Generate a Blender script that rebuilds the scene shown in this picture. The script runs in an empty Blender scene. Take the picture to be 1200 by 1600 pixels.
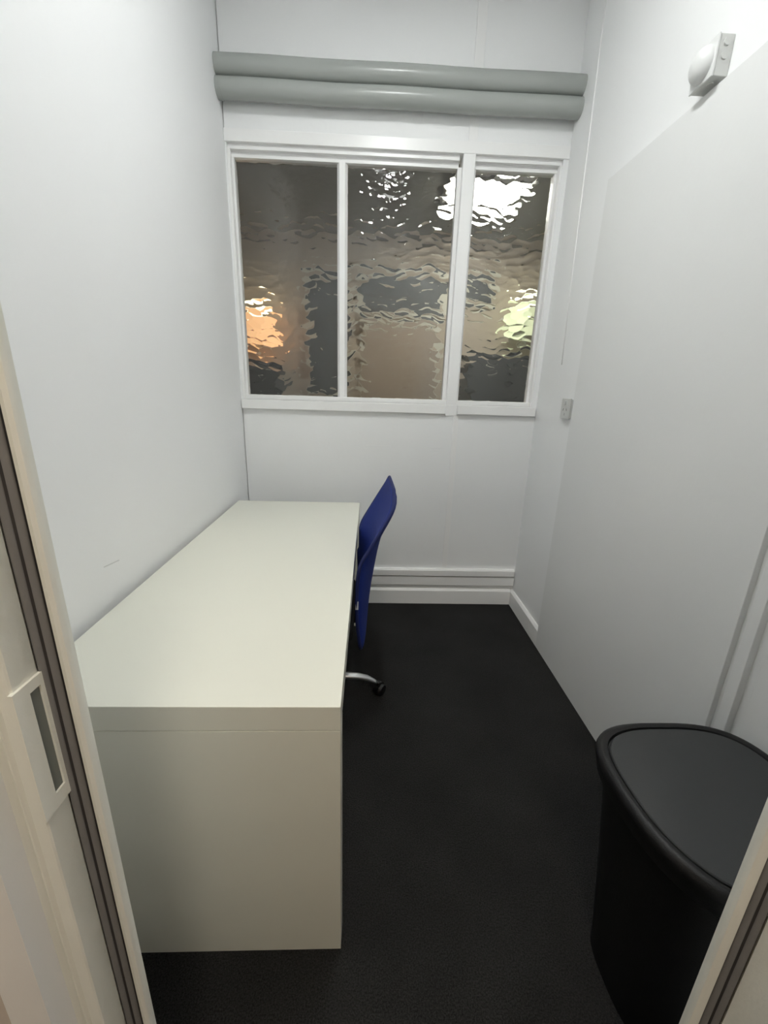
import bpy, bmesh, math, random
import numpy as np
from mathutils import Vector, Matrix
random.seed(7); np.random.seed(7)
C = bpy.context.scene.collection
S = bpy.context.scene

# ------------------------------------------------------------------ camera
F_PX = 645.18; YAW, PITCH, ROLL = -0.03975, 0.2929, 0.03089
CAM = Vector((0.0468, -0.6680, 1.3340))
cy_, sy_, cp_, sp_ = math.cos(YAW), math.sin(YAW), math.cos(PITCH), math.sin(PITCH)
fw = Vector((-sy_*cp_, cy_*cp_, -sp_)); r0 = Vector((cy_, sy_, 0)); u0 = r0.cross(fw)
rt = r0*math.cos(ROLL) + u0*math.sin(ROLL); up = -r0*math.sin(ROLL) + u0*math.cos(ROLL)
cd = bpy.data.cameras.new('camera'); cam = bpy.data.objects.new('camera', cd); C.objects.link(cam)
m = Matrix((rt, up, -fw)).transposed().to_4x4(); m.translation = CAM; cam.matrix_world = m
cd.sensor_fit = 'HORIZONTAL'; cd.sensor_width = 36.0; cd.lens = F_PX/1200*36.0; cd.clip_start = 0.02
S.camera = cam

# ------------------------------------------------------------------ world + exposure
S.view_settings.view_transform = 'Standard'; S.view_settings.look = 'None'
S.view_settings.gamma = 1.0; S.view_settings.use_curve_mapping = False
S.view_settings.exposure = 0.0
w = bpy.data.worlds.new('world'); S.world = w; w.use_nodes = True
w.node_tree.nodes['Background'].inputs[0].default_value = (0.9, 0.95, 1, 1)
w.node_tree.nodes['Background'].inputs[1].default_value = 0.02
LAMP_POWER = 114.0        # ceiling batten in the cubicle (emission strength)
HALL_POWER = 54.0         # ceiling fitting in the passage behind the camera
NEXT_POWER = 17.0         # ceiling fitting in the room beyond the glass

# ------------------------------------------------------------------ materials
def lin(c): return tuple(((v/255)/12.92 if v/255 <= .04045 else ((v/255+.055)/1.055)**2.4) for v in c) + (1,)
def mat(name, rgb, rough=.5, metal=0., bump=0., bscale=100., var=0., vscale=6., spec=.5, emit=0., emitc=None, coat=0.):
    M = bpy.data.materials.new(name); M.use_nodes = True; nt = M.node_tree; N = nt.nodes; L = nt.links
    b = N['Principled BSDF']; col = lin(rgb)
    b.inputs['Base Color'].default_value = col; b.inputs['Roughness'].default_value = rough
    b.inputs['Metallic'].default_value = metal; b.inputs['Specular IOR Level'].default_value = spec
    b.inputs['Coat Weight'].default_value = coat
    tc = N.new('ShaderNodeTexCoord')
    nz = N.new('ShaderNodeTexNoise'); nz.inputs['Scale'].default_value = vscale; nz.inputs['Detail'].default_value = 4
    L.new(tc.outputs['Object'], nz.inputs['Vector'])
    mx = N.new('ShaderNodeMix'); mx.data_type = 'RGBA'; v = var
    mx.inputs[6].default_value = tuple(c*(1-v) for c in col[:3])+(1,); mx.inputs[7].default_value = tuple(min(1, c*(1+v)) for c in col[:3])+(1,)
    L.new(nz.outputs['Fac'], mx.inputs[0]); L.new(mx.outputs[2], b.inputs['Base Color'])
    if bump:
        n2 = N.new('ShaderNodeTexNoise'); n2.inputs['Scale'].default_value = bscale; n2.inputs['Detail'].default_value = 3
        L.new(tc.outputs['Object'], n2.inputs['Vector'])
        bp = N.new('ShaderNodeBump'); bp.inputs['Strength'].default_value = bump; bp.inputs['Distance'].default_value = .004
        L.new(n2.outputs['Fac'], bp.inputs['Height']); L.new(bp.outputs['Normal'], b.inputs['Normal'])
    if emit:
        b.inputs['Emission Color'].default_value = lin(emitc or rgb); b.inputs['Emission Strength'].default_value = emit
    return M
wall_m = mat('wall_paint', (245, 246, 246), .55, bump=.10, bscale=55, var=.012, vscale=2.5)
wallL_m = mat('wall_paint_left', (245, 246, 247), .5, bump=.05, bscale=60, var=.01, vscale=2.0)
lining_m = mat('lining_paint', (236, 237, 236), .55, bump=.08, bscale=50, var=.012, vscale=2.5)
trim_m = mat('gloss_trim_paint', (247, 247, 246), .32, bump=.06, bscale=40, var=.012, vscale=8)
pipe_m = mat('grey_pipe_paint', (168, 172, 168), .27, bump=.06, bscale=50, var=.03, vscale=9)
desk_m = mat('white_desk_laminate', (226, 226, 214), .33, var=.01, vscale=3)
deskin_m = desk_m
frame_m = mat('cream_metal_frame', (236, 237, 229), .42, bump=.12, bscale=130, var=.03, vscale=14)
seal_m = mat('grey_rubber_seal', (122, 121, 121), .6, bump=.15, bscale=200, var=.08, vscale=30)
sealdark_m = mat('dark_rubber', (50, 48, 48), .6, var=.1)
slot_m = mat('slot_grey', (120, 124, 120), .6, var=.04)
hall_m = mat('passage_paint', (214, 204, 194), .7, bump=.06, bscale=80, var=.02)
ceil_m = mat('ceiling_paint', (246, 246, 247), .7, var=.01)
plastic_m = mat('white_plastic', (228, 229, 228), .3, var=.01)
plasticg_m = mat('pale_plastic', (208, 209, 206), .32, var=.01)
hole_m = mat('dark_hole', (120, 121, 119), .7, var=.02)
blue_m = mat('blue_fabric', (21, 42, 118), .7, bump=.5, bscale=420, var=.12, vscale=60, spec=.22)
bluef_m = mat('blue_piping', (10, 26, 84), .75, bump=.3, bscale=300, var=.08, vscale=40)
black_m = mat('black_fabric', (13, 13, 14), .85, bump=.3, bscale=300, var=.1)
blackp_m = mat('black_plastic', (16, 16, 17), .4, var=.05)
silver_m = mat('silver_metal', (200, 202, 204), .28, metal=.9, var=.02)
bin_m = mat('black_bin_plastic', (17, 17, 18), .45, bump=.15, bscale=400, var=.08, spec=.35)
lid_m = mat('charcoal_bin_lid', (44, 46, 47), .55, bump=.2, bscale=500, var=.06, vscale=25)
tag_m = mat('white_tag', (205, 208, 212), .6, var=.03)
lamp_m = mat('lamp_glow', (255, 250, 242), .5, emit=LAMP_POWER, emitc=(251, 253, 251))
halll_m = mat('hall_lamp_glow', (255, 244, 224), .5, emit=HALL_POWER, emitc=(255, 245, 228))
nextl_m = mat('next_lamp_glow', (255, 250, 235), .5, emit=NEXT_POWER, emitc=(255, 253, 240))
nwall_m = mat('beige_wall_beyond', (186, 174, 158), .7, bump=.05, var=.04, vscale=2)
nceil_m = mat('dull_ceiling_beyond', (128, 126, 120), .8, var=.03)
nfloor_m = mat('floor_beyond', (70, 66, 62), .7, var=.1)
ndark_m = mat('dark_slate_surface', (74, 77, 78), .5, var=.06)
npale_m = mat('pale_trim_beyond', (205, 203, 190), .6, var=.03)
ntan_m = mat('tan_board', (168, 154, 140), .7, var=.05)
warm_m = mat('warm_shade_glow', (240, 190, 140), .6, emit=.9, emitc=(255, 196, 138))
warmb_m = mat('warm_bulb_glow', (255, 240, 210), .6, emit=2.2, emitc=(255, 246, 205))
green_m = mat('greenish_shade_glow', (220, 228, 190), .6, emit=.55, emitc=(222, 232, 190))
greenb_m = mat('greenish_bulb_glow', (245, 250, 225), .6, emit=2.2, emitc=(246, 250, 222))

def carpet():
    M = bpy.data.materials.new('black_carpet'); M.use_nodes = True; nt = M.node_tree; N = nt.nodes; L = nt.links
    b = N['Principled BSDF']; b.inputs['Roughness'].default_value = .95; b.inputs['Specular IOR Level'].default_value = .15
    tc = N.new('ShaderNodeTexCoord')
    mp = N.new('ShaderNodeMapping'); mp.inputs['Scale'].default_value = (1, 1, 1); L.new(tc.outputs['Object'], mp.inputs['Vector'])
    n1 = N.new('ShaderNodeTexNoise'); n1.inputs['Scale'].default_value = 260; n1.inputs['Detail'].default_value = 5; n1.inputs['Roughness'].default_value = .85
    n2 = N.new('ShaderNodeTexNoise'); n2.inputs['Scale'].default_value = 4; n2.inputs['Detail'].default_value = 4
    v = N.new('ShaderNodeTexVoronoi'); v.inputs['Scale'].default_value = 260
    for q in (n1, n2, v): L.new(mp.outputs[0], q.inputs['Vector'])
    rp = N.new('ShaderNodeValToRGB'); rp.color_ramp.elements[0].position = .36; rp.color_ramp.elements[0].color = lin((9, 9, 9))
    rp.color_ramp.elements[1].position = .72; rp.color_ramp.elements[1].color = lin((62, 62, 61)); L.new(n1.outputs['Fac'], rp.inputs[0])
    r2 = N.new('ShaderNodeMapRange'); r2.inputs[1].default_value = .3; r2.inputs[2].default_value = .7; r2.inputs[3].default_value = .8; r2.inputs[4].default_value = 1.15
    L.new(n2.outputs['Fac'], r2.inputs[0])
    mu = N.new('ShaderNodeMix'); mu.data_type = 'RGBA'; mu.blend_type = 'MULTIPLY'; mu.inputs[0].default_value = 1
    L.new(rp.outputs[0], mu.inputs[6]); L.new(r2.outputs[0], mu.inputs[7])
    L.new(mu.outputs[2], b.inputs['Base Color'])
    ad = N.new('ShaderNodeMath'); ad.operation = 'ADD'; L.new(n1.outputs['Fac'], ad.inputs[0]); L.new(v.outputs['Distance'], ad.inputs[1])
    bp = N.new('ShaderNodeBump'); bp.inputs['Strength'].default_value = .6; bp.inputs['Distance'].default_value = .003
    L.new(ad.outputs[0], bp.inputs['Height']); L.new(bp.outputs[0], b.inputs['Normal'])
    return M
carpet_m = carpet()
def glass():
    M = bpy.data.materials.new('rippled_glass'); M.use_nodes = True; N = M.node_tree.nodes; L = M.node_tree.links
    b = N['Principled BSDF']; b.inputs['Base Color'].default_value = (.93, .94, .93, 1); b.inputs['Roughness'].default_value = 0.02
    b.inputs['Transmission Weight'].default_value = 1; b.inputs['IOR'].default_value = 1.5
    return M
glass_m = glass()

# ------------------------------------------------------------------ helpers
def link(name, me, m=None, parent=None, smooth=False, kind=None, label=None):
    if m: me.materials.append(m)
    o = bpy.data.objects.new(name, me); C.objects.link(o)
    if parent: o.parent = parent; o.matrix_parent_inverse = Matrix.Identity(4)
    if smooth:
        for p in me.polygons: p.use_smooth = True
    if kind: o['kind'] = kind
    if label: o['label'] = label
    return o
def fin(bm, name, m, parent=None, org=None, smooth=False, kind=None, label=None, bevel=0., seg=2, auto=None):
    """close a bmesh into an object; coordinates are world, shifted to parent origin `org`"""
    bmesh.ops.remove_doubles(bm, verts=bm.verts, dist=1e-6)
    bmesh.ops.recalc_face_normals(bm, faces=bm.faces)
    if bevel:
        es = [e for e in bm.edges if len(e.link_faces) == 2 and e.calc_face_angle() > .6]
        bmesh.ops.bevel(bm, geom=es, offset=bevel, segments=seg, affect='EDGES', profile=.5, clamp_overlap=True)
    if org is not None: bmesh.ops.translate(bm, verts=bm.verts, vec=-Vector(org))
    me = bpy.data.meshes.new(name); bm.to_mesh(me); bm.free()
    o = link(name, me, m, parent, smooth, kind, label)
    if auto:
        for p in me.polygons: p.use_smooth = True
        me.set_sharp_from_angle(angle=math.radians(auto))
    return o
def box(bm, x0, x1, y0, y1, z0, z1):
    vs = [bm.verts.new((x, y, z)) for x in (x0, x1) for y in (y0, y1) for z in (z0, z1)]
    for f in ((0,1,3,2),(4,6,7,5),(0,4,5,1),(2,3,7,6),(0,2,6,4),(1,5,7,3)): bm.faces.new([vs[i] for i in f])
    return vs
def prism(bm, pts, a, b, axis):
    """pts = 2D polygon in the other two axes; extruded along axis from a to b"""
    def P(p, t):
        return {'z': (p[0], p[1], t), 'x': (t, p[0], p[1]), 'y': (p[0], t, p[1])}[axis]
    A = [bm.verts.new(P(p, a)) for p in pts]; B_ = [bm.verts.new(P(p, b)) for p in pts]; n = len(pts)
    bm.faces.new(A); bm.faces.new(B_[::-1])
    for i in range(n): bm.faces.new((A[i], A[(i+1) % n], B_[(i+1) % n], B_[i]))
def cyl(bm, p0, p1, r0, r1=None, n=24, caps=True):
    r1 = r0 if r1 is None else r1; p0, p1 = Vector(p0), Vector(p1); d = (p1-p0).normalized()
    a = d.orthogonal().normalized(); b = d.cross(a)
    A, B_ = [], []
    for i in range(n):
        t = 2*math.pi*i/n; q = a*math.cos(t)+b*math.sin(t)
        A.append(bm.verts.new(p0+q*r0)); B_.append(bm.verts.new(p1+q*r1))
    for i in range(n): bm.faces.new((A[i], A[(i+1) % n], B_[(i+1) % n], B_[i]))
    if caps: bm.faces.new(A[::-1]); bm.faces.new(B_)
def sweep(bm, path, radii, n=10, flat=1.0, upv=(0, 0, 1)):
    """tube along a path with elliptical section (flat = vertical squash)"""
    rings = []; path = [Vector(p) for p in path]
    for i, p in enumerate(path):
        t = (path[min(i+1, len(path)-1)]-path[max(i-1, 0)]).normalized()
        s = t.cross(Vector(upv)).normalized(); u = s.cross(t)
        r = radii[i] if hasattr(radii, '__len__') else radii
        rings.append([bm.verts.new(p+s*r*math.cos(2*math.pi*k/n)+u*r*flat*math.sin(2*math.pi*k/n)) for k in range(n)])
    for a, b in zip(rings, rings[1:]):
        for k in range(n): bm.faces.new((a[k], a[(k+1) % n], b[(k+1) % n], b[k]))
    bm.faces.new(rings[0][::-1]); bm.faces.new(rings[-1])
def lathe(bm, prof, c, n=32):
    """prof = [(r,z)], around the vertical axis through c"""
    rings = [[bm.verts.new((c[0]+r*math.cos(2*math.pi*k/n), c[1]+r*math.sin(2*math.pi*k/n), c[2]+z)) for k in range(n)] for r, z in prof]
    for a, b in zip(rings, rings[1:]):
        for k in range(n): bm.faces.new((a[k], a[(k+1) % n], b[(k+1) % n], b[k]))
    bm.faces.new(rings[0][::-1]); bm.faces.new(rings[-1])
def thing(name, label, cat, loc=(0, 0, 0), group=None):
    o = bpy.data.objects.new(name, None); C.objects.link(o); o.location = loc
    o['label'] = label; o['category'] = cat
    if group: o['group'] = group
    return o
def structE(name, loc=(0, 0, 0), label=None):
    o = bpy.data.objects.new(name, None); C.objects.link(o); o.location = loc; o['kind'] = 'structure'
    if label: o['label'] = label
    return o
def bx(name, m, b, parent=None, org=None, bevel=0., kind=None, label=None, seg=2):
    bm = bmesh.new(); box(bm, *b); return fin(bm, name, m, parent, org, bevel=bevel, kind=kind, label=label, seg=seg)
ST = dict(kind='structure')

# ------------------------------------------------------------------ dimensions
XL, XR, YB, YF = -0.668, 0.9936, 1.732, -0.311     # room faces
ZC = 3.03; TP = 0.018                              # ceiling, proud lining thickness
HW = 0.41                                          # passage-side plane is y=-HW
NY = 3.45                                          # far wall of the room beyond
WX0, WX1, WZ0, WZ1 = XL+.008, 0.966, 1.250, 2.427  # window opening

# ------------------------------------------------------------------ shell
bx('floor', carpet_m, (XL-.3, 1.3, -1.9, YB, -.05, 0), label='black loop pile carpet', **ST)
bx('ceiling', ceil_m, (XL-.1, 1.1, YF-.05, YB+.1, ZC, ZC+.05), **ST)
# left wall, with a small scuff in its paint
def left_wall_mat():
    M = wallL_m.copy(); N = M.node_tree.nodes; L = M.node_tree.links; b = N['Principled BSDF']
    src = b.inputs['Base Color'].links[0].from_socket
    g = N.new('ShaderNodeNewGeometry'); sx = N.new('ShaderNodeSeparateXYZ'); L.new(g.outputs['Position'], sx.inputs[0])
    def mth(op, a, bb=None):
        n = N.new('ShaderNodeMath'); n.operation = op
        for i, q in enumerate((a, bb)):
            if q is None: continue
            if isinstance(q, (int, float)): n.inputs[i].default_value = q
            else: L.new(q, n.inputs[i])
        return n.outputs[0]
    y, z = sx.outputs['Y'], sx.outputs['Z']
    # segment from (y .385,z .845) to (y .455,z .836)
    line = mth('ADD', z, mth('MULTIPLY', mth('SUBTRACT', y, .385), .13))
    d = mth('ABSOLUTE', mth('SUBTRACT', line, .844))
    on = mth('MULTIPLY', mth('LESS_THAN', d, .0016), mth('MULTIPLY', mth('GREATER_THAN', y, .385), mth('LESS_THAN', y, .455)))
    mx = N.new('ShaderNodeMix'); mx.data_type = 'RGBA'; L.new(mth('MULTIPLY', on, .32), mx.inputs[0]); L.new(src, mx.inputs[6])
    mx.inputs[7].default_value = lin((128, 128, 128)); L.new(mx.outputs[2], b.inputs['Base Color']); return M
bx('wall_left', left_wall_mat(), (XL-.1, XL, YF-.05, YB+.1, 0, ZC), **ST)
bx('wall_right', wall_m, (XR, XR+.1, YF-.05, YB+.1, 0, ZC), **ST)
# proud lining on the lower right wall, ending in stepped chamfers by the door
LT = 2.152
bm = bmesh.new()
f_ = XR-TP; g_ = XR-TP+.015
prism(bm, [(XR+.001, 1.261), (f_, 1.261), (f_, .214), (g_, .214), (g_, .194), (f_, .191), (f_, .162), (f_+.0175, .162), (f_+.0175, .132), (f_+.002, .129), (f_+.002, YF+.001), (XR+.001, YF+.001)], 0.0, LT, 'z')
fin(bm, 'trim_1', lining_m, bevel=.0012, label='white lining board with two vertical grooves on the lower right wall', **ST)
# back wall: boxes round the window opening, lower panel leaves a thin dark gap at the left corner
def back_wall():
    bm = bmesh.new(); d = .10
    box(bm, XL-.1, XR+.1, YB+.012, YB+d, 0, WZ0); box(bm, XL+.004, XR, YB, YB+.012, 0, WZ0)
    box(bm, XL-.1, XR+.1, YB+.012, YB+d, WZ1, ZC); box(bm, XL+.004, XR, YB, YB+.012, WZ1, ZC)
    box(bm, XL-.1, WX0, YB, YB+d, WZ0, WZ1); box(bm, WX1, XR+.1, YB, YB+d, WZ0, WZ1)
    return fin(bm, 'wall_back', wall_m, **ST)
wb = back_wall()
# old repair marks: shallow raised filler patches
for i, b in enumerate([(.02, .17, 1.008, 1.0105), (.398, .47, 1.004, 1.009), (.418, .446, .966, .970), (.40, .455, .985, .988)]):
    bx('filler_patch', wall_m, (b[0], b[1], YB-.0012, YB+.001, b[2], b[3]), parent=wb, bevel=.0008, seg=1)
# cover strip over the panel joint, above and below the window
bx('trim_2', trim_m, (.492, .536, YB-.005, YB+.001, 2.475, ZC), bevel=.001, label='flat vertical cover strip above the window', **ST)
bx('trim_3', trim_m, (.522, .552, YB-.004, YB+.001, .247, WZ0-.06), bevel=.001, label='flat vertical cover strip below the window', **ST)
# skirting + the two cover mouldings above it
def profx(name, pts, x0, x1, label, m=trim_m):
    bm = bmesh.new(); prism(bm, pts, x0, x1, 'x'); return fin(bm, name, m, bevel=.0012, label=label, **ST)
profx('baseboard_back', [(YB, 0), (YB-.018, 0), (YB-.018, .092), (YB-.008, .106), (YB, .106)], XL, XR-.018, 'white skirting board under the window wall')
profx('trim_4', [(YB, .128), (YB-.012, .128), (YB-.018, .134), (YB-.018, .190), (YB, .190)], XL, XR-.004, 'flat white cover moulding above the skirting')
profx('trim_5', [(YB, .198), (YB-.024, .200), (YB-.024, .236), (YB-.017, .246), (YB, .246)], XL, XR-.008, 'upper white cover moulding with bevelled top')
bm = bmesh.new(); prism(bm, [(XR, 0), (XR-.018, 0), (XR-.018, .092), (XR-.008, .106), (XR, .106)], 1.2612, YB, 'y')
fin(bm, 'baseboard_right', trim_m, bevel=.0012, label='short white skirting board on the right wall', **ST)
# thin slanting painted cable on the right wall near the corner
bm = bmesh.new(); sweep(bm, [(XR-.001, 1.585, ZC), (XR-.001, 1.56, 2.89), (XR-.001, 1.512, 1.965), (XR-.001, 1.479, 1.468)], .0028, 8, upv=(1, 0, 0))
t = fin(bm, 'cable', trim_m, smooth=True); t['label'] = 'thin white painted cable running down right wall near window corner'; t['category'] = 'cable'

# ------------------------------------------------------------------ window
W = structE('window_1', (0, YB, WZ0), 'white painted window with three rippled glass panes'); WO = (0, YB, WZ0)
def wp(name, m, b, bevel=.0015, label=None): return bx(name, m, b, W, WO, bevel=bevel, label=label)
GY = YB+.055                                               # glass plane
# head and sill casings on the wall face
wp('head_casing', trim_m, (XL+.001, XR-.001, YB-.007, YB+.02, WZ1-.001, 2.476))
wp('sill', trim_m, (XL+.003, .472, YB-.022, YB+.045, 1.200, 1.250), .003)
wp('sill', trim_m, (.538, .985, YB-.022, YB+.045, 1.200, 1.250), .003)
wp('sill_block', trim_m, (.472, .538, YB-.006, YB+.045, 1.19, 1.250))
# frame: stepped head, jambs, bottom rail
wp('head_rail', trim_m, (WX0, .460, YB+.012, YB+.085, 2.404, WZ1)); wp('head_rail', trim_m, (.534, WX1, YB+.012, YB+.085, 2.404, WZ1))
wp('head_bead', trim_m, (WX0+.002, .460, YB+.034, YB+.083, 2.380, 2.405)); wp('head_bead', trim_m, (.534, WX1-.002, YB+.034, YB+.083, 2.380, 2.405))
wp('jamb', trim_m, (WX0-.001, WX0+.012, YB+.004, YB+.085, WZ0, 2.405)); wp('jamb_bead', trim_m, (WX0+.010, WX0+.022, YB+.036, YB+.08, WZ0+.01, 2.384))
wp('jamb', trim_m, (WX1-.010, WX1+.001, YB+.004, YB+.085, WZ0, 2.405)); wp('jamb_bead', trim_m, (WX1-.022, WX1-.008, YB+.036, YB+.08, WZ0+.01, 2.384))
wp('mullion', trim_m, (.474, .5345, YB-.005, YB+.085, WZ0-.002, WZ1+.002), .003)
wp('mullion_bead', trim_m, (.455, .476, YB+.030, YB+.08, WZ0+.01, 2.384)); wp('mullion_bead', trim_m, (.532, .548, YB+.036, YB+.08, WZ0+.01, 2.384))
wp('bottom_bead', trim_m, (WX0+.01, .474, YB+.010, YB+.08, WZ0-.001, 1.275)); wp('bottom_bead', trim_m, (.534, WX1-.01, YB+.010, YB+.08, WZ0-.001, 1.275))
bm = bmesh.new(); prism(bm, [(-.140, GY-.004), (-.128, GY-.022), (-.100, GY-.022), (-.088, GY-.004), (-.088, GY+.02), (-.140, GY+.02)], 1.272, 2.384, 'z')
fin(bm, 'glazing_bar', trim_m, W, WO, bevel=.001)

def pane(x0, x1, z0, z1, seed):
    rng = np.random.RandomState(seed); h = .0030
    nx, nz = int((x1-x0)/h), int((z1-z0)/h)
    xs = np.linspace(x0, x1, nx+1); zs = np.linspace(z0, z1, nz+1); X, Z = np.meshgrid(xs, zs)
    cw, ch = .056, .029
    gi = int((x1-x0)/cw)+3; gj = int((z1-z0)/ch)+3
    warpx = .010*np.sin(Z*19+seed)+.006*np.sin(Z*53+seed*2.); warpz = .008*np.sin(X*17+seed)+.004*np.sin(X*49+1.3*seed)
    U = (X-x0+warpx)/cw; V = (Z-z0+warpz)/ch
    pts = [(i-1+.5*(j % 2)+rng.uniform(-.32, .32), j-1+rng.uniform(-.36, .36), rng.uniform(-.10, .22), rng.uniform(-.35, .35), rng.uniform(-.22, .22)) for i in range(-1, gi+1) for j in range(-1, gj+1)]
    H = np.full(X.shape, -9.)
    for a, b, c, tx, tz in pts:
        du = U-a; dv = V-b; m_ = (np.abs(du) < 2.4) & (np.abs(dv) < 2.4)
        d2 = du*du+dv*dv; hh = c-.9*d2**1.45+tx*du*.5+tz*dv*.45
        # soft maximum keeps creases slightly rounded
        k = .045; t_ = np.clip(.5+.5*(hh-H)/k, 0, 1); Hn = H*(1-t_)+hh*t_+k*t_*(1-t_); H = np.where(m_ & (hh > H-k), Hn, H)
    H = H-H.mean()
    H *= .0050
    edge = np.minimum(np.minimum(X-x0, x1-X), np.minimum(Z-z0, z1-Z)); H *= np.clip(edge/.01, 0, 1)
    Yv = GY-H
    front = np.stack([X, Yv, Z], -1).reshape(-1, 3); W_ = nx+1; yb = GY+.006
    verts = front.tolist(); n0 = len(verts); verts += [(x0, yb, z0), (x1, yb, z0), (x1, yb, z1), (x0, yb, z1)]
    I = np.arange(nz)[:, None]*W_+np.arange(nx)[None]; faces = np.stack([I, I+1, I+W_+1, I+W_], -1).reshape(-1, 4).tolist()
    c0, c1, c2, c3 = 0, nx, nz*W_+nx, nz*W_
    faces += [[n0+3, n0+2, n0+1, n0], [n0, n0+1]+list(range(c1, -1, -1)), [n0+1, n0+2]+list(range(c2, c1-1, -W_)),
              [n0+2, n0+3]+list(range(c3, c2+1)), [n0+3, n0]+list(range(0, c3+1, W_))]
    me = bpy.data.meshes.new('pane'); me.from_pydata([(v[0], v[1]-WO[1], v[2]-WO[2]) for v in verts], [], faces); me.update()
    o = link('pane', me, glass_m, W)
    sm = [True]*(len(me.polygons)-5)+[False]*5; me.polygons.foreach_set('use_smooth', sm)
    return o
pane(WX0+.012, -.120, WZ0+.012, 2.395, 3)
pane(-.108, .470, WZ0+.012, 2.395, 5)
pane(.538, WX1-.010, WZ0+.012, 2.395, 8)

# ------------------------------------------------------------------ pipes
for nm, zc, lab in (('pipe', 2.680, 'upper of two grey painted pipes crossing the wall above the window'), ('pipe', 2.598, 'lower of two grey painted pipes, just above the window head')):
    r = .0403; yc = YB-.053; root = thing(nm, lab, 'pipe', (0, yc, zc), 'grey pipes above the window')
    bm = bmesh.new(); n = 14
    path = [(XL+.0005+(XR-XL-.001)*i/n, yc, zc+(.0015*math.sin(i*1.1))) for i in range(n+1)]
    sweep(bm, path, r, 40); fin(bm, 'pipe_tube', pipe_m, root, (0, yc, zc), auto=40)
    if zc < 2.65:
        bm = bmesh.new(); cyl(bm, (XL+.020, yc, zc), (XL+.0235, yc, zc), r+.0008, n=40); fin(bm, 'joint_ring', pipe_m, root, (0, yc, zc), auto=40)

# ------------------------------------------------------------------ front wall + door frame
fx0, fx1, fh = -.2755, .5705, 2.06
bm = bmesh.new()
box(bm, XL-.6, fx0, -HW+.012, YF, 0, ZC); box(bm, fx1, XR+.4, -HW+.012, YF, 0, ZC); box(bm, fx0, fx1, -HW+.012, YF, fh, ZC)
fin(bm, 'wall_front', wall_m, **ST)
D = structE('door_1', (0, YF, 0), 'cream door frame with rubber seals'); DO = (0, YF, 0)
cx, cyy = CAM.x, CAM.y
def jamb_poly(s):
    # plan profile as (x offset from the left edge, depth); mirrored for the right side
    return s
LP = [(-.235, .352), (-.2335, .347), (-.2345, .343), (-.2375, .3405), (-.2415, .3415), (-.243, .346), (-.262, .346), (-.262, .333), (-.2565, .333), (-.2555, .331), (-.2555, .3045), (-.257, .303), (-.268, .303), (-.2705, .300), (-.2725, .3005), (-.2735, .297), (-.277, .2935), (-.320, .2935), (-.320, .2685), (-.330, .2685), (-.330, .356), (-.236, .356)]
bm = bmesh.new(); prism(bm, [(x, cyy+d) for x, d in LP], 0, fh, 'z'); fin(bm, 'jamb', frame_m, D, DO, auto=35)
mid = (-.235+.525)/2
RP = [(2*mid-x, cyy+d) for x, d in [(-.235, .352), (-.2335, .348), (-.2345, .344), (-.2375, .342), (-.247, .342), (-.249, .346), (-.266, .346), (-.266, .332), (-.2635, .330), (-.2635, .2685), (-.330, .2685), (-.330, .356), (-.236, .356)]]
bm = bmesh.new(); prism(bm, RP, 0, fh, 'z'); fin(bm, 'jamb', frame_m, D, DO, auto=35)
bm = bmesh.new(); prism(bm, [(cyy+.2685, fh-.04), (cyy+.2685, fh+.03), (cyy+.356, fh+.03), (cyy+.356, fh-.055), (cyy+.342, fh-.055), (cyy+.342, fh-.04)], -.33, .62, 'x'); fin(bm, 'frame_head', frame_m, D, DO, bevel=.002)
# seals: two rubber lobes with a dark groove between
def seal(xa, xb, ya, yb):
    n = Vector((xb-xa, yb-ya, 0)); L_ = n.length
    def lobe(f0, f1, m, push):
        bm = bmesh.new(); pts = []
        a = Vector((xa, ya, 0))+n*f0; b = Vector((xa, ya, 0))+n*f1; c = (a+b)/2; rr = (b-a).length/2; t_ = (b-a).normalized()
        q = Vector((-t_.y, t_.x, 0))
        if q.y > 0: q = -q
        for k in range(9):
            an = math.pi*k/8; p = c-t_*rr*math.cos(an)+q*(rr*push*math.sin(an)); pts.append((p.x, p.y))
        pts += [(b.x, b.y+.004), (a.x, a.y+.004)]
        prism(bm, pts, 0, fh-.04, 'z'); return bm
    s = fin(lobe(0, 1, seal_m, .05), 'rubber_seal', sealdark_m, D, DO, auto=40)
    fin(lobe(.03, .44, seal_m, .45), 'seal_lip', seal_m, s, DO, auto=40)
    fin(lobe(.56, .97, seal_m, .45), 'seal_lip', seal_m, s, DO, auto=40)
seal(-.2435, -.2555, cyy+.3425, cyy+.3325)
seal(.5385, .5530, cyy+.3435, cyy+.3315)
# strike plate with a slot, on the left jamb
def strike():
    o = thing('strike_plate', '', 'x'); del o['label'], o['category']
    o.parent = D; o.location = (0, 0, 0)
    bm = bmesh.new(); x0, x1 = -.2570, -.2528; y0, y1 = cyy+.300, cyy+.3335; z0, z1 = .928, 1.073
    sy0, sy1, sz0, sz1 = cyy+.3165, cyy+.3290, .944, 1.062
    for b in ((x0, x1, y0, sy0, z0, z1), (x0, x1, sy1, y1, z0, z1), (x0, x1, sy0, sy1, z0, sz0), (x0, x1, sy0, sy1, sz1, z1)): box(bm, *b)
    fin(bm, 'keep_plate', frame_m, o, (0, YF, 0))
    bx('slot', slot_m, (-.2562, -.2550, sy0, sy1, sz0, sz1), o, (0, YF, 0))
strike()

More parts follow.
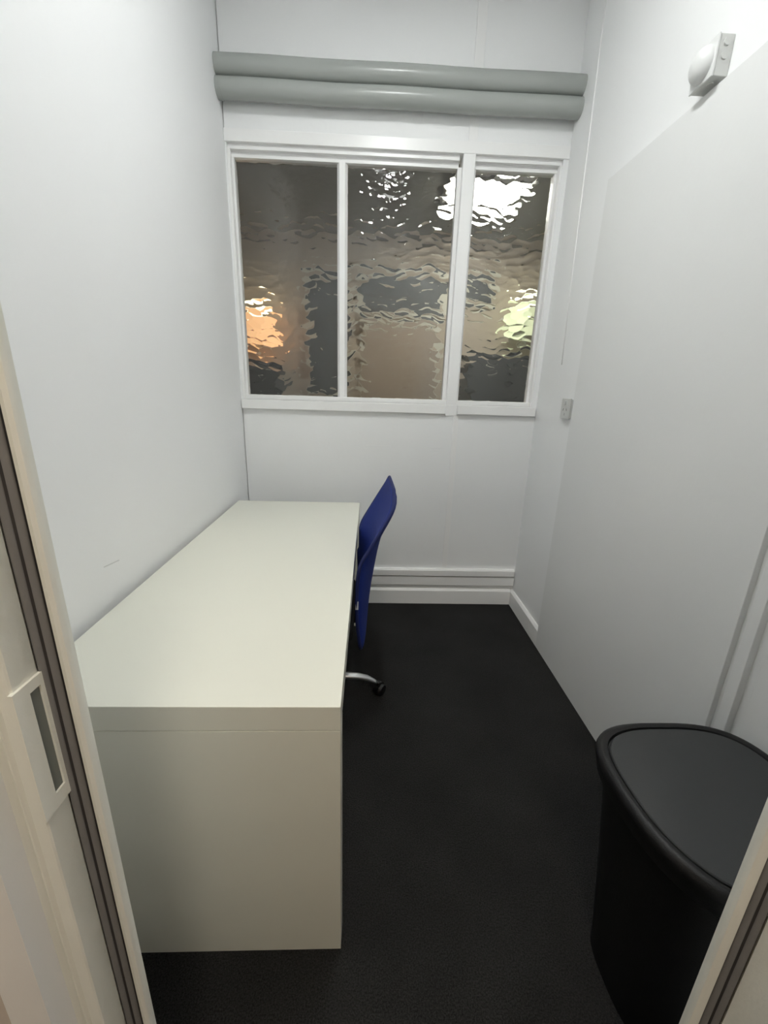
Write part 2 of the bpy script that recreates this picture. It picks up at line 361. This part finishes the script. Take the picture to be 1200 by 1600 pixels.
# ------------------------------------------------------------------ passage behind the camera
bm = bmesh.new()
box(bm, XL-.6, fx0-.04, -HW, -HW+.0125, 0, ZC); box(bm, fx1+.04, XR+.4, -HW, -HW+.0125, 0, ZC); box(bm, fx0-.04, fx1+.04, -HW, -HW+.0125, fh+.03, ZC)
fin(bm, 'wall_passage_near', hall_m, **ST)
bx('wall_passage_far', hall_m, (XL-.6, XR+.4, -1.9, -1.8, 0, ZC), **ST)
bx('wall_passage_left', hall_m, (XL-.7, XL-.6, -1.8, -HW, 0, ZC), **ST)
bx('wall_passage_right', hall_m, (XR+.4, XR+.5, -1.8, -HW, 0, ZC), **ST)
bx('ceiling_passage', ceil_m, (XL-.6, XR+.4, -1.8, -HW, 2.7, 2.75), **ST)
t = thing('ceiling_light', 'square warm ceiling light in the passage behind the doorway', 'light', (.1, -1.2, 2.69))
bm = bmesh.new(); box(bm, -.17, .17, -.17, .17, -.04, -.0); fin(bm, 'light_body', plastic_m, t, bevel=.004)
bm = bmesh.new(); box(bm, -.15, .15, -.15, .15, -.06, -.0401); fin(bm, 'diffuser', halll_m, t, bevel=.004)

# ------------------------------------------------------------------ ceiling batten in the cubicle (above the frame)
LX, LY, LL = .16, .46, .40
t = thing('batten_light', 'white flat batten light on the ceiling above the desk edge', 'light', (LX, LY, ZC))
bm = bmesh.new(); box(bm, -.045, .045, -LL/2-.02, LL/2+.02, -.018, -.0005); fin(bm, 'light_body', plastic_m, t, bevel=.004)
bx('diffuser', lamp_m, (-.055, .055, -LL/2, LL/2, -.022, -.0182), t, bevel=.001)
for s_ in (-1, 1): bx('end_cap', plastic_m, (-.058, .058, min(s_*LL/2, s_*(LL/2+.016)), max(s_*LL/2, s_*(LL/2+.016)), -.024, -.0182), t, bevel=.001)

# ------------------------------------------------------------------ desk
DL, DW, DH = 1.499, .65, .73
t = thing('desk', 'long cream white laminate desk pushed against the left wall', 'desk', (-DW/2, DL/2, 0)); O = (-DW/2, DL/2, 0)
bx('tabletop', desk_m, (-DW, 0, 0, DL, DH-.058, DH), t, O, bevel=.0012)
bx('end_panel', deskin_m, (-DW, -.0, .0004, .055, .0, DH-.0592), t, O, bevel=.0012)
bx('end_panel', deskin_m, (-DW, -.0, DL-.055, DL-.0004, .0, DH-.0592), t, O, bevel=.0012)
bx('back_panel', deskin_m, (-DW+.02, -DW+.038, .0555, DL-.0555, .22, DH-.0595), t, O, bevel=.001)
bx('under_rail', deskin_m, (-.09, -.07, .0555, DL-.0555, DH-.11, DH-.0595), t, O, bevel=.001)

# ------------------------------------------------------------------ task chair
CX, CY = -.175, .86
t = thing('office_chair', 'blue backed office chair with black seat pushed under the desk', 'chair', (CX, CY, 0)); O = (CX, CY, 0)
zk = [.375, .41, .52, .60, .665, .75, .83, .90, .955, .988]
xc = [.040, .041, .048, .057, .067, .081, .097, .124, .140, .136]
xe = [.030, .026, .014, .011, .012, .020, .066, .106, .136, .136]
hw_ = [.190, .210, .222, .226, .228, .230, .232, .230, .215, .170]
def smooth_i(z, ys):
    return float(np.interp(z, zk, ys))
def backrest():
    nz, ns = 40, 20; zs = np.linspace(zk[0], zk[-1], nz+1)
    xcs, xes, hws = [np.interp(zs, zk, a) for a in (xc, xe, hw_)]
    k = np.array([1, 2, 3, 2, 1])/9.
    def sm(a): return np.convolve(np.pad(a, 2, mode='edge'), k, 'valid')
    xcs, xes, hws = sm(xcs), sm(xes), sm(hws)
    for e, f in ((0, .84), (1, .93), (2, .975), (-1, .62), (-2, .85), (-3, .955), (-4, .985)): hws[e] *= f
    return zs, xcs, xes, hws
zs, xcs, xes, hws = backrest()
def bpt(i, s, off):
    c = xcs[i]; e = xes[i]; x = c+(e-c)*abs(s)**2.2
    y = CY+.0+hws[i]*s; x += -.006*(s+1)/2; x = max(x, .0125) if zs[i] > .63 else x
    return Vector((x+off, y, zs[i]))
bm = bmesh.new(); ns = 20; G = {}
for side, off in ((0, -.011), (1, .011)):
    for i in range(len(zs)):
        for j in range(ns+1):
            s = -1+2*j/ns; fall = max(0., 1-max(abs(s)**8, abs(2*i/(len(zs)-1)-1)**14))
            G[side, i, j] = bm.verts.new(bpt(i, s, off*(.45+.55*fall**.5)))
for side in (0, 1):
    for i in range(len(zs)-1):
        for j in range(ns):
            q = (G[side, i, j], G[side, i, j+1], G[side, i+1, j+1], G[side, i+1, j]); bm.faces.new(q if side else q[::-1])
for i in range(len(zs)-1):
    for j in (0, ns): bm.faces.new((G[0, i, j], G[0, i+1, j], G[1, i+1, j], G[1, i, j]))
for j in range(ns):
    for i in (0, len(zs)-1): bm.faces.new((G[0, i, j], G[0, i, j+1], G[1, i, j+1], G[1, i, j]))
back = fin(bm, 'backrest', blue_m, t, O, smooth=True)
# piping round the rim
bm = bmesh.new(); rim = [bpt(i, -1, 0) for i in range(len(zs))]+[bpt(len(zs)-1, -1+2*j/ns, 0) for j in range(1, ns+1)]+[bpt(i, 1, 0) for i in range(len(zs)-2, -1, -1)]+[bpt(0, 1-2*j/ns, 0) for j in range(1, ns)]
def ring(bm, path, r, n=8):
    P = len(path); rings = []
    cen = sum(path, Vector())/P
    for i, p in enumerate(path):
        tt = (path[(i+1) % P]-path[i-1]).normalized(); s = tt.cross(Vector((1, 0, 0))).normalized(); u = s.cross(tt)
        rings.append([bm.verts.new(p+s*r*math.cos(2*math.pi*k/n)+u*r*math.sin(2*math.pi*k/n)) for k in range(n)])
    for i in range(P):
        a, b = rings[i], rings[(i+1) % P]
        for k in range(n): bm.faces.new((a[k], a[(k+1) % n], b[(k+1) % n], b[k]))
ring(bm, rim, .0062); fin(bm, 'rim_piping', bluef_m, back, O, smooth=True).matrix_parent_inverse = Matrix.Identity(4)
bx('tag', tag_m, (.0085, .0185, .629, .6305, .580, .612), back, O, label='small white tag')
# seat
bm = bmesh.new(); box(bm, -.40, .0, .635, 1.075, .425, .495)
seat = fin(bm, 'seat', black_m, t, O, bevel=.028, seg=5); 
for p in seat.data.polygons: p.use_smooth = True
bx('seat_pan', blackp_m, (-.36, -.02, .68, 1.03, .405, .428), t, O, bevel=.008)
bm = bmesh.new(); sweep(bm, [(-.12, CY, .395), (-.04, CY, .392), (-.004, CY, .40), (.012, CY, .44), (.026, CY, .52)], [.014, .014, .013, .012, .009], 12, flat=1.6, upv=(0, 1, 0)); fin(bm, 'back_bracket', blackp_m, t, O, smooth=True)
bm = bmesh.new(); box(bm, CX-.09, CX+.09, CY-.06, CY+.06, .365, .405); fin(bm, 'tilt_mechanism', blackp_m, t, O, bevel=.012)
bm = bmesh.new(); cyl(bm, (CX, CY, .14), (CX, CY, .37), .025); gas = fin(bm, 'gas_lift', blackp_m, t, O, auto=40)
bm = bmesh.new(); cyl(bm, (CX, CY, .065), (CX, CY, .145), .045, .035); fin(bm, 'hub', silver_m, t, O, auto=40)
A0 = math.radians(5)
for k in range(5):
    a = A0+2*math.pi*k/5; dx, dy = math.cos(a), math.sin(a); q = lambda r, z: (CX+dx*r, CY+dy*r, z)
    bm = bmesh.new(); prof = [(.03, .110, .021), (.08, .112, .020), (.14, .112, .018), (.19, .106, .017), (.23, .094, .0155), (.262, .076, .012), (.278, .064, .008)]
    sweep(bm, [q(r, z) for r, z, _ in prof], [w_ for *_, w_ in prof], 14, flat=.72)
    leg = fin(bm, 'leg', silver_m, t, O, smooth=True)
    # caster: fork hood, axle and two wheels
    px, py = CX+dx*.283, CY+dy*.283; ca = a+.9+.5*k; wx, wy = -math.sin(ca), math.cos(ca)
    off = .008; bx_, by_ = px+math.cos(ca)*off, py+math.sin(ca)*off
    bm = bmesh.new(); cyl(bm, (px, py, .045), (px, py, .070), .010, n=12); cyl(bm, (bx_-wx*.007, by_-wy*.007, .030), (bx_+wx*.007, by_+wy*.007, .030), .029, n=20)
    cs = fin(bm, 'caster', blackp_m, leg, O, auto=40)
    for sg in (-1, 1):
        bm = bmesh.new(); c0 = Vector((bx_+sg*wx*.008, by_+sg*wy*.008, .0262)); c1 = Vector((bx_+sg*wx*.022, by_+sg*wy*.022, .0262)); cyl(bm, c0, c1, .0262, .0235, n=24)
        # wheels belong to the leg's caster assembly (sub-part level)
        fin(bm, 'wheel', blackp_m, leg, O, auto=40)

# ------------------------------------------------------------------ bin
BH = .585
t = thing('waste_bin', 'black D shaped plastic bin with flat charcoal lid by the right wall', 'bin', (.75, -.08, 0)); O = (.75, -.08, 0)
def dshape(cx_, yb, w, d, n=64, rc=.30):
    """flat side at far y=yb, bowed towards the door; superellipse front"""
    pts = []
    for k in range(n):
        a = 2*math.pi*k/n; c, s = math.cos(a), math.sin(a)
        if s >= 0: e = 2/3.0; hd = d*.40
        else: e = 2/2.5; hd = d*.60
        x = w*math.copysign(abs(c)**(e), c); y = hd*math.copysign(abs(s)**(e), s)
        pts.append((cx_+x, yb-d*.40+y))
    return pts
def loft(bm, rings, cap0=True, cap1=True):
    R_ = [[bm.verts.new((x, y, z)) for x, y in pts] for pts, z in rings]; n = len(R_[0])
    for a, b in zip(R_, R_[1:]):
        for k in range(n): bm.faces.new((a[k], a[(k+1) % n], b[(k+1) % n], b[k]))
    if cap0: bm.faces.new(R_[0][::-1])
    if cap1: bm.faces.new(R_[-1])
BX, BYb, BW, BD = .752, .120, .198, .400
def ds(ins): return dshape(BX, BYb-ins, BW-ins, BD-2*ins)
def dsb(f):  # body taper: f=0 at floor, 1 under the rim
    ins = .072-(.072-.022)*f
    return dshape(BX+.002, BYb-ins*.9, BW-ins, BD-ins*1.7)
bm = bmesh.new(); loft(bm, [(dsb(0.04), .0), (dsb(0), .006), (dsb(.5), .27), (dsb(1), BH-.062)]); fin(bm, 'body', bin_m, t, O, auto=40)
bm = bmesh.new(); loft(bm, [(dsb(1), BH-.064), (ds(.012), BH-.062), (ds(.009), BH-.058), (ds(.002), BH-.024), (ds(0), BH-.015), (ds(.002), BH-.007), (ds(.008), BH-.001), (ds(.014), BH), (ds(.020), BH-.002), (ds(.022), BH-.008)]); rim_o = fin(bm, 'rim', bin_m, t, O, auto=50)
bm = bmesh.new(); loft(bm, [(ds(.0245), BH-.012), (ds(.0245), BH-.0035), (ds(.0265), BH-.0012), (ds(.05), BH-.0002)]); fin(bm, 'lid', lid_m, t, O, auto=30)

# ------------------------------------------------------------------ wall socket (right wall)
px = XR
t = thing('power_socket', 'small white power outlet with switch on right wall below window height', 'socket', (px, 1.35, 1.262)); O = (px, 1.35, 1.262)
bx('mounting_block', plasticg_m, (px-.010, px-.0005, 1.292, 1.378, 1.218, 1.306), t, O, bevel=.004)
pl_ = bx('faceplate', plasticg_m, (px-.017, px-.0102, 1.289, 1.381, 1.215, 1.310), t, O, bevel=.003)
for dy, dz, rot in ((.016, .0, .5), (-.016, .0, -.5), (0, -.022, 0)):
    bm = bmesh.new(); box(bm, -.0176, -.0168, -.0025 if rot else -.002, .0025 if rot else .002, -.006, .006)
    if rot: bmesh.ops.rotate(bm, verts=bm.verts, cent=(0, 0, 0), matrix=Matrix.Rotation(rot, 3, 'X'))
    bmesh.ops.translate(bm, verts=bm.verts, vec=(px, 1.337+dy, 1.258+dz)); fin(bm, 'pin_slot', hole_m, pl_, O)
bx('switch_rocker', plasticg_m, (px-.0215, px-.0165, 1.330, 1.344, 1.280, 1.300), pl_, O, bevel=.001)

# ------------------------------------------------------------------ sensor unit (right wall, above lining)
t = thing('motion_sensor', 'white wall sensor box with rounded lens high on right wall', 'sensor', (XR, .755, 2.16)); O = (XR, .755, 2.16)
hx = bx('housing', plasticg_m, (XR-.040, XR-.0005, .712, .795, 2.166, 2.256), t, O, bevel=.002)
bx('cover', plastic_m, (XR-.046, XR-.0402, .7105, .7965, 2.1645, 2.2575), t, O, bevel=.002)
for z_ in (2.238, 2.209):
    bm = bmesh.new(); cyl(bm, (XR-.021, .7125, z_), (XR-.021, .7085, z_), .0095, .0088, n=24); fin(bm, 'knockout', plasticg_m, hx, O, auto=40)
bm = bmesh.new(); cyl(bm, (XR-.021, .745, 2.1665), (XR-.021, .745, 2.1635), .0095, .0088, n=24); fin(bm, 'knockout', plasticg_m, hx, O, auto=40)
bm = bmesh.new(); bmesh.ops.create_uvsphere(bm, u_segments=28, v_segments=16, radius=1)
for v in bm.verts: v.co = Vector((XR-.045+v.co.x*.030, .755+v.co.y*.039, 2.211+v.co.z*.041))
bmesh.ops.delete(bm, geom=[v for v in bm.verts if v.co.x > XR-.044], context='VERTS')
fin(bm, 'lens', plastic_m, t, O, smooth=True)

# ------------------------------------------------------------------ room beyond the glass
NX0, NX1, NZ = -1.9, 2.5, 2.6
y0 = YB+.1
bx('wall_beyond_far', nwall_m, (NX0, NX1, NY, NY+.1, 0, NZ), **ST)
bx('wall_beyond_left', nwall_m, (NX0-.1, NX0, y0, NY+.1, 0, NZ), **ST)
bx('wall_beyond_right', nwall_m, (NX1, NX1+.1, y0, NY+.1, 0, NZ), **ST)
bx('wall_beyond_near', nwall_m, (NX0, XL-.1, y0-.1, y0, 0, NZ), **ST); bx('wall_beyond_near.001', nwall_m, (XR+.1, NX1, y0-.1, y0, 0, NZ), **ST)
bx('ceiling_beyond', nceil_m, (NX0-.1, NX1+.1, y0, NY+.1, NZ, NZ+.05), **ST)
bx('floor_beyond', nfloor_m, (NX0-.1, NX1+.1, y0, NY+.1, -.05, 0), **ST)
t = thing('ceiling_light', 'bright white ceiling light seen through top of rippled glass', 'light', (.78, 2.60, NZ))
bx('light_body', plastic_m, (-.27, .27, -.28, .28, -.03, -.001), t, bevel=.003)
bx('diffuser', nextl_m, (-.25, .25, -.26, .26, -.045, -.0301), t, bevel=.003)
def framed(name, label, cat, x0, x1, z0, z1, m, y=NY, fr=npale_m, fw_=.035):
    o = thing(name, label, cat, ((x0+x1)/2, y, z0)); og = o.location.copy()
    bx('panel', m, (x0+fw_, x1-fw_, y-.022, y-.001, z0+fw_, z1-fw_), o, og)
    bm = bmesh.new()
    box(bm, x0, x1, y-.03, y-.001, z0, z0+fw_); box(bm, x0, x1, y-.03, y-.001, z1-fw_, z1)
    box(bm, x0, x0+fw_, y-.03, y-.001, z0+fw_, z1-fw_); box(bm, x1-fw_, x1, y-.03, y-.001, z0+fw_, z1-fw_)
    fin(bm, 'frame', fr, o, og)
framed('wall_panel', 'wide dark framed panel blurred behind the middle pane', 'panel', -.09, .72, 1.95, 2.31, ndark_m)
framed('door_panel', 'tall dark framed panel blurred behind left pane beside the bar', 'panel', -.55, -.15, 1.22, 2.29, ndark_m)
framed('notice_board', 'tan framed board blurred behind lower middle pane', 'board', -.06, .68, .9, 1.92, ntan_m, fw_=.03)
framed('small_panel', 'small dark framed panel blurred behind right pane, upper left', 'panel', .84, 1.15, 2.04, 2.33, ndark_m)
def cabinet(label, x0, x1, z1, dep):
    o = thing('cabinet', label, 'cabinet', ((x0+x1)/2, NY-dep/2, 0)); og = o.location.copy()
    bx('cabinet_body', ndark_m, (x0, x1, NY-dep, NY-.001, 0, z1-.025), o, og, bevel=.003)
    bx('cabinet_top', ndark_m, (x0-.015, x1+.015, NY-dep-.015, NY-.001, z1-.0249, z1), o, og, bevel=.003)
    xm = (x0+x1)/2
    for a, b in ((x0+.01, xm-.004), (xm+.004, x1-.01)):
        d = bx('cabinet_door', ndark_m, (a, b, NY-dep-.016, NY-dep-.0005, .06, z1-.04), o, og, bevel=.002)
        bx('handle', npale_m, ((a+b)/2-.05, (a+b)/2+.05, NY-dep-.030, NY-dep-.0165, z1-.12, z1-.108), d, og)
cabinet('dark cabinet blurred behind bottom of left pane', -1.22, -.76, 1.50, .35)
cabinet('dark cabinet blurred behind bottom of right pane', .90, 1.66, 1.64, .30)
def shade_lamp(label, x, y, z0, m1, m2, h=.44, r=.16):
    o = thing('table_lamp', label, 'lamp', (x, y, z0))
    bm = bmesh.new(); lathe(bm, [(.075, .0005), (.075, .015), (.02, .03), (.014, .09), (.03, .14), (.012, .19)], (0, 0, 0)); fin(bm, 'base', npale_m, o, auto=40)
    bm = bmesh.new(); lathe(bm, [(r, .17), (r*.97, .19), (r*.72, h), (r*.70, h+.005)], (0, 0, 0)); fin(bm, 'lamp_shade', m1, o, auto=40)
    bm = bmesh.new(); lathe(bm, [(r*.60, h+.0055), (r*.5, h+.055), (r*.2, h+.075)], (0, 0, 0)); fin(bm, 'bulb_top', m2, o, auto=40)
shade_lamp('warm orange glowing lamp blurred behind left pane', -.93, NY-.19, 1.5, warm_m, warmb_m, h=.42, r=.19)
shade_lamp('pale green white glowing lamp blurred behind right pane', 1.38, NY-.16, 1.64, green_m, greenb_m, h=.42, r=.17)
